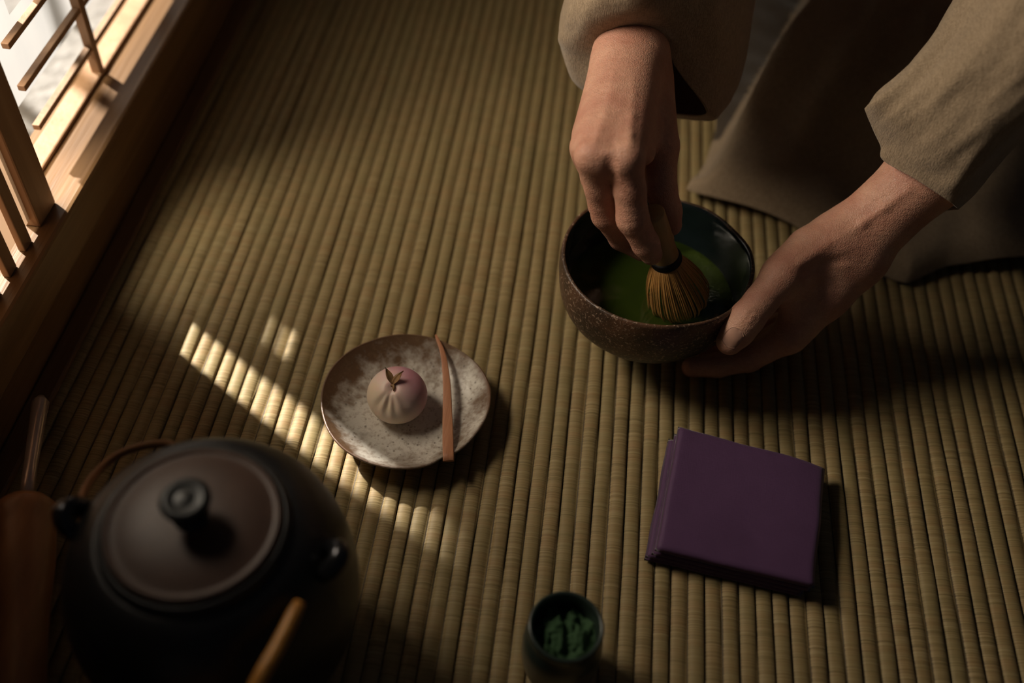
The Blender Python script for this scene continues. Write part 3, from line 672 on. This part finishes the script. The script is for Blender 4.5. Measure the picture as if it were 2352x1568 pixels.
def left_hand():
    h = LH; P = []; e = h['el']; w0, w1 = h['w0'], h['w1']; wm = lerp(w0, w1, .5)
    P += [(e, .032, h['fa'], .0265, .01), (h['fa'], .0245, w0, .0180, .012), (h['fa'], .0245, w1, .0182, .012)]
    P += [(w1, .0180, h['i0'], .0125, .014), (lerp(w0, w1, .7), .017, h['m0'], .012, .014), (lerp(w0, w1, .6), .017, h['r0'], .0115, .014), (w1, .0165, h['p0'], .011, .014),
          (lerp(w1, h['i0'], .45), .016, lerp(w1, h['r0'], .7), .015, .012), (w0, .0175, h['t0'], .0175, .012), (lerp(wm, h['t0'], .5), .019, lerp(wm, h['i0'], .35), .017, .012)]
    P += [(h['t0'], .0170, h['t1'], .0142, .006), (h['t1'], .0140, lerp(h['t1'], h['t2'], .6), .0118, .004), (lerp(h['t1'], h['t2'], .6), .0118, h['t2'], .0126, .003), (h['t2'], .0122, lerp(h['t2'], h['t3'], .55), .0122, .003), (lerp(h['t2'], h['t3'], .5), .0120, h['t3'], .0098, .003)]
    P += [(lerp(h['t0'], h['t1'], .55), .013, lerp(wm, h['i0'], .55), .014, .010), (lerp(h['t0'], h['t1'], .85), .0100, lerp(wm, h['i0'], .85), .012, .010)]
    for f, rr in (('i', (.0120, .0105, .0095, .0078)), ('m', (.0115, .0104, .0090, .0078)), ('r', (.0110, .0098, .0088, .0075)), ('p', (.0100, .0088, .0078, .0068))):
        a, b, c, d = (h[f+str(i)] for i in range(4))
        P += [(a, rr[0], b, rr[1], .006), (b, rr[1], c, rr[2], .003), (c, rr[2], d, rr[3], .003)]
    D = []
    # tendon of the thumb, hollow beside it, first web crease
    n = np.array((-.1, -.70, .70))
    D.append(([shift(lerp(h['fa'], w0, t), tuple(n*(.026*(1-t)+.0185*t+.001))) for t in (.35, .6, .85, 1.0)]+[shift(lerp(w0, h['t0'], .6), tuple(n*.0185)), shift(lerp(h['t0'], h['t1'], .5), tuple(n*.0165))], .0032, -.0012))
    D.append(([shift(lerp(w1, h['t0'], .35), tuple(n*.0185)), shift(lerp(w1, h['t1'], .55), tuple(n*.0180)), shift(lerp(w1, h['t1'], .75), tuple(n*.0165))], .0048, .0016))
    # thumb joint wrinkles
    b = np.array(h['t2']); d = np.array(h['t3'])-np.array(h['t1']); d /= np.linalg.norm(d); out = np.array(TN0); out -= d*np.dot(out, d); out /= np.linalg.norm(out); s = np.cross(d, out)
    for o_ in (-.0050, -.0022, .0005, .0030):
        pts = [tuple(b+d*(o_+.0015*math.cos(a*2))+out*.0125*math.cos(a)+s*.0125*math.sin(a)) for a in (-.85, -.45, 0, .45, .85)]; D.append((pts, .0009, .00055))
    # nail fold
    q = np.array(h['t3'])-d*.0022
    ring = [tuple(q+d*(.0070*math.cos(a))+s*(.0062*math.sin(a))+out*(.0098-.0015*abs(math.sin(a)))) for a in np.linspace(.55*PI, 1.45*PI, 9)]
    D.append((ring, .0010, .0007))
    return implicit(P, .0011, D), (q, d, s, out)
TN0 = (-.22, -.72, .65)
def person():
    root = thing('person', (.25, 1.0, 0), 'person kneeling in an olive linen robe, whisking tea with the right hand', 'person')
    V1, F1 = right_hand(); (V2, F2), nail = left_hand()
    sh = [((.07, 1.12, .46), .045, (.062, .85, .30), .040, .02), ((.062, .85, .30), .040, RH['el'], .038, .02), ((.44, 1.16, .48), .045, (.40, .86, .30), .04, .02), ((.40, .86, .30), .040, LH['el'], .036, .02), ((.23, 1.26, .15), .13, (.23, 1.24, .42), .14, .05), ((.08, 1.20, .46), .07, (.38, 1.20, .46), .07, .04),
          ((.23, 1.22, .5), .055, (.23, 1.20, .62), .052, .03)]
    V3, F3 = implicit(sh, .008)
    V = np.concatenate([V1, V2, V3]); F = np.concatenate([F1, F2+len(V1), F3+len(V1)+len(V2)])
    V = V-np.array(root.location)
    me = bpy.data.meshes.new('body'); me.from_pydata(V.tolist(), [], F.tolist()); me.update(); me.polygons.foreach_set('use_smooth', [True]*len(F))
    body = obj('body', me, M['skin'], root); mod(body, 'SMOOTH', factor=.5, iterations=3)
    # thumbnail
    from mathutils.bvhtree import BVHTree
    bvh = BVHTree.FromPolygons([tuple(v) for v in V2], [tuple(f) for f in F2.tolist()])
    q, d, s, out = nail; nm = mat_plain('fingernail', (.47, .27, .20), .28, 0, .5, 90, .12)
    Vn = []; Fn = []; nu, nv = 14, 14
    for lay in (0, 1):
        for i in range(nu+1):
            for j in range(nv+1):
                u = i/nu*2-1; v = j/nv*2-1; uu = u*math.sqrt(1-.40*v*v); vv = v*math.sqrt(1-.40*u*u)
                st = Vector(q+d*(uu*.0072)+s*(vv*.0064)+out*.03); hit = bvh.ray_cast(st, Vector(-out))
                p = hit[0] if hit[0] is not None else st-Vector(out)*.019
                lift = .0009 if max(abs(uu), abs(vv)) < .85 else .0003
                Vn.append(np.array(p)+out*(lift-lay*.0012)-np.array(root.location))
    N1 = (nu+1)*(nv+1)
    for lay in (0, 1):
        for i in range(nu):
            for j in range(nv):
                a = lay*N1+i*(nv+1)+j; f = (a, a+1, a+nv+2, a+nv+1); Fn.append(f if lay else f[::-1])
    rg = [i*(nv+1) for i in range(nu)]+[nu*(nv+1)+j for j in range(nv)]+[i*(nv+1)+nv for i in range(nu, 0, -1)]+[j for j in range(nv, 0, -1)]
    for k in range(len(rg)):
        a, b = rg[k], rg[(k+1) % len(rg)]; Fn.append((a, b, N1+b, N1+a))
    pm('thumbnail', Vn, Fn, nm, root)
    return root
PERSON = person()

# ------------------------------------------------------------ robe
def loft(name, rings, n, m, mat, fold=0., seed=0, thick=.0014, parent=None, lin=None):
    """rings: closed loops of points; smooth both ways; fold = depth of soft folds growing away from the hem"""
    R_ = []
    for r in rings:
        P = [np.array(p, float) for p in r]; k = len(P); out = []
        for i in range(n):
            t = i/n*k; j = int(t); u = t-j; a, b, c, d = P[(j-1) % k], P[j % k], P[(j+1) % k], P[(j+2) % k]
            out.append(.5*((2*b)+(-a+c)*u+(2*a-5*b+4*c-d)*u*u+(-a+3*b-3*c+d)*u**3))
        R_.append(out)
    V = []; o0 = np.array(parent.location) if parent else np.zeros(3)
    for s_ in range(m):
        t = s_/(m-1)*(len(rings)-1); j = min(int(t), len(rings)-2); u = t-j
        A = [R_[max(0, j-1)], R_[j], R_[j+1], R_[min(len(rings)-1, j+2)]]
        ctr = None
        row = []
        for i in range(n):
            a, b, c, d = (np.array(A[q][i]) for q in range(4)); row.append(.5*((2*b)+(-a+c)*u+(2*a-5*b+4*c-d)*u*u+(-a+3*b-3*c+d)*u**3))
        ctr = np.mean(row, 0)
        for i in range(n):
            p = row[i]; q = p-ctr; q /= np.linalg.norm(q)+1e-9
            w = fold*min(1, s_/(m*.25))*(noise.noise(Vector((i/n*9+seed, s_/m*1.6+seed, 0)))+.5*noise.noise(Vector((i/n*22+seed, s_/m*5, 3))))
            w += .0006*noise.noise(Vector(p)*80)
            V.append(p+q*w-o0)
    F = []
    for s_ in range(m-1):
        for i in range(n): F.append((s_*n+i, s_*n+(i+1) % n, (s_+1)*n+(i+1) % n, (s_+1)*n+i))
    o = pm(name, V, F, mat, parent)
    bm = bmesh.new(); bm.from_mesh(o.data); bmesh.ops.recalc_face_normals(bm, faces=bm.faces); bm.to_mesh(o.data); bm.free()
    mod(o, 'SOLIDIFY', thickness=thick, offset=-1, use_rim=True)
    return o
def sleeves():
    s1 = [[(0.0311,0.6434,0.2221), (0.0514,0.6476,0.2142), (0.0699,0.6474,0.1872), (0.0990,0.6468,0.1514), (0.0597,0.6662,0.1342), (0.0097,0.6577,0.1489), (0.0082,0.6521,0.1834), (0.0136,0.6460,0.2068)],
          [(0.0301,0.6308,0.2429), (0.0572,0.6427,0.2321), (0.0805,0.6550,0.2021), (0.1103,0.6620,0.1414), (0.0613,0.6882,0.1199), (-0.0008,0.6763,0.1454), (-0.0137,0.6637,0.1811), (-0.0044,0.6421,0.2213)],
          [(0.0281,0.6352,0.2662), (0.0624,0.6530,0.2534), (0.0973,0.6741,0.2173), (0.1276,0.7108,0.1423), (0.0664,0.7417,0.1252), (-0.0059,0.7295,0.1575), (-0.0201,0.6979,0.1839), (-0.0104,0.6559,0.2396)],
          [(0.0245,0.6638,0.3229), (0.0604,0.6836,0.3117), (0.1013,0.7382,0.2642), (0.1358,0.7972,0.1814), (0.0687,0.8294,0.1463), (0.0017,0.8085,0.1710), (-0.0152,0.7790,0.2123), (-0.0052,0.7110,0.2854)],
          [(0.0169,0.7725,0.3879), (0.0578,0.7728,0.3863), (0.1048,0.8373,0.3468), (0.1480,0.9630,0.2542), (0.0657,1.0420,0.1936), (-0.0181,1.0268,0.2239), (-0.0341,0.9389,0.2816), (-0.0207,0.8263,0.3564)]]
    loft('right_sleeve', s1, 120, 70, M['linen'], .004, 3, parent=PERSON)
    s2 = [[(0.1970,0.6014,0.2042), (0.2043,0.5945,0.1941), (0.2126,0.5891,0.1840), (0.2163,0.5833,0.1764), (0.2364,0.5644,0.1779), (0.2636,0.5544,0.1683), (0.2835,0.5912,0.1329), (0.2781,0.6357,0.0922), (0.2559,0.6415,0.1111), (0.2293,0.6251,0.1573)],
          [(0.2006,0.5996,0.2155), (0.2104,0.5830,0.2181), (0.2219,0.5728,0.2143), (0.2372,0.5623,0.2074), (0.2540,0.5535,0.2006), (0.2678,0.5561,0.1825), (0.2928,0.6014,0.1411), (0.2997,0.6619,0.1000), (0.2710,0.6826,0.1056), (0.2326,0.6645,0.1575)],
          [(0.2205,0.6164,0.2351), (0.2284,0.5930,0.2479), (0.2381,0.5739,0.2510), (0.2555,0.5622,0.2469), (0.2706,0.5542,0.2330), (0.2878,0.5714,0.2140), (0.3251,0.6402,0.1590), (0.3408,0.7151,0.1165), (0.3028,0.7273,0.1284), (0.2516,0.6839,0.1858)],
          [(0.2466,0.6607,0.2579), (0.2480,0.6159,0.2791), (0.2611,0.5867,0.2867), (0.2818,0.5722,0.2866), (0.3038,0.5709,0.2780), (0.3302,0.5974,0.2533), (0.4049,0.7168,0.1671), (0.4064,0.7812,0.1296), (0.3514,0.7977,0.1459), (0.2822,0.7319,0.2115)],
          [(0.2667,0.7229,0.3089), (0.2689,0.6596,0.3342), (0.2839,0.6199,0.3395), (0.3115,0.6017,0.3360), (0.3493,0.6167,0.3208), (0.4103,0.6913,0.2759), (0.4968,0.8252,0.1883), (0.4991,0.9158,0.1334), (0.4053,0.9174,0.1652), (0.3099,0.8162,0.2545)]]
    loft('left_sleeve', s2, 140, 80, M['linen'], .0045, 11, parent=PERSON)
sleeves()
def under_cuff():
    P = spline([(0.0139,0.6480,0.2033), (0.0081,0.6452,0.1881), (0.0083,0.6438,0.1700), (0.0152,0.6485,0.1475)], 16); V = []; F = []; o0 = np.array(PERSON.location)
    for p in P:
        for q in ((0, 0, 0), (.0016, .012, -.004), (.0046, .030, -.010)): V.append(np.array(p)+np.array(q)-o0)
    for i in range(15):
        for j in range(2): F.append((i*3+j, i*3+j+1, (i+1)*3+j+1, (i+1)*3+j))
    o = pm('under_cuff', V, F, M['lining'], PERSON); mod(o, 'SOLIDIFY', thickness=.001); o['label'] = 'pale grey under cuff'
under_cuff()
def robe():
    # lap and skirt of the robe spread over the kneeling legs
    hem = [(.108, .722), (.135, .710), (.203, .690), (.240, .672), (.2688, .655), (.2986, .640), (.335, .662), (.41, .680), (.55, .72), (.75, .85), (.80, 1.5), (-.08, 1.5), (.0, 1.12), (.09, .95), (.138, .84), (.128, .775)]
    H = [np.array(p) for p in hem]; k = len(H)
    c0 = np.array((.30, 1.02))
    n, m = 220, 110; loop = []
    for i in range(n):
        t = i/n*k; j = int(t); u = t-j; a, b, c, d = H[(j-1) % k], H[j], H[(j+1) % k], H[(j+2) % k]
        cr = .5*((2*b)+(-a+c)*u+(2*a-5*b+4*c-d)*u*u+(-a+3*b-3*c+d)*u**3); ln = b*(1-u)+c*u; loop.append(cr*.35+ln*.65)
    def height(x, y, e):
        g = lambda cx, cy, sx, sy: math.exp(-((x-cx)/sx)**2-((y-cy)/sy)**2)
        h = .024*(1-math.exp(-e/.008))+.085*(1-math.exp(-(max(0, e-.05)/.08)**1.5))
        h += .045*g(.16, .86, .07, .16)+.05*g(.38, .86, .09, .17)
        h += .36*(1/(1+math.exp(-(y-1.13)/.022)))*max(0, min(1, (e-.03)/.08))
        # folded-over panel: its edge runs away from the knee
        L0 = np.array((0.1279,0.7328,0.0900)[:2]); L1 = np.array((0.1821,0.8742,0.1200)[:2]); dL = (L1-L0)/np.linalg.norm(L1-L0); v = np.array((x, y))-L0
        al = v@dL; sd_ = v[0]*dL[1]-v[1]*dL[0]
        h *= 1-.85/(1+math.exp(sd_/.0035))*min(1, max(0, (al+.02)/.03))*(1 if y < 1.1 else 0)
        h += .012*math.exp(-((sd_-.055-.12*al)/.016)**2)*min(1, max(0, (al-.0)/.06))
        h += .006*noise.noise(Vector((x*14, y*9, 1)))+.003*noise.noise(Vector((x*40, y*30, 5)))*min(1, e/.03)
        return max(.003, h)
    V = []; F = []; o0 = np.array(PERSON.location)
    for s_ in range(m):
        t = (s_/(m-1))**1.5
        for i in range(n):
            p = loop[i]*(1-t)+c0*t; e = np.linalg.norm(p-loop[i])
            V.append(np.array((p[0], p[1], height(p[0], p[1], e)))-o0)
    for s_ in range(m-1):
        for i in range(n): F.append((s_*n+i, s_*n+(i+1) % n, (s_+1)*n+(i+1) % n, (s_+1)*n+i))
    M['shade_linen'] = mat_linen('linen_painted_shade', (.060, .042, .026), (.035, .024, .015))  # shade of the gap beside the fold, painted as a darker linen
    o = pm('robe', V, F, [M['linen'], M['shade_linen']], PERSON)
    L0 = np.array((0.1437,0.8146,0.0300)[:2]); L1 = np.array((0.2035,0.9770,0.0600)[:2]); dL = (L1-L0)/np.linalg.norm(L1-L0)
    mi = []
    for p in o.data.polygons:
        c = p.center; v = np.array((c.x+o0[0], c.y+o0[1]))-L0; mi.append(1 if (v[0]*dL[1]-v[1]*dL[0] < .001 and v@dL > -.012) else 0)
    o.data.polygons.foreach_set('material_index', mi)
    mod(o, 'SOLIDIFY', thickness=.002, offset=-1)
robe()
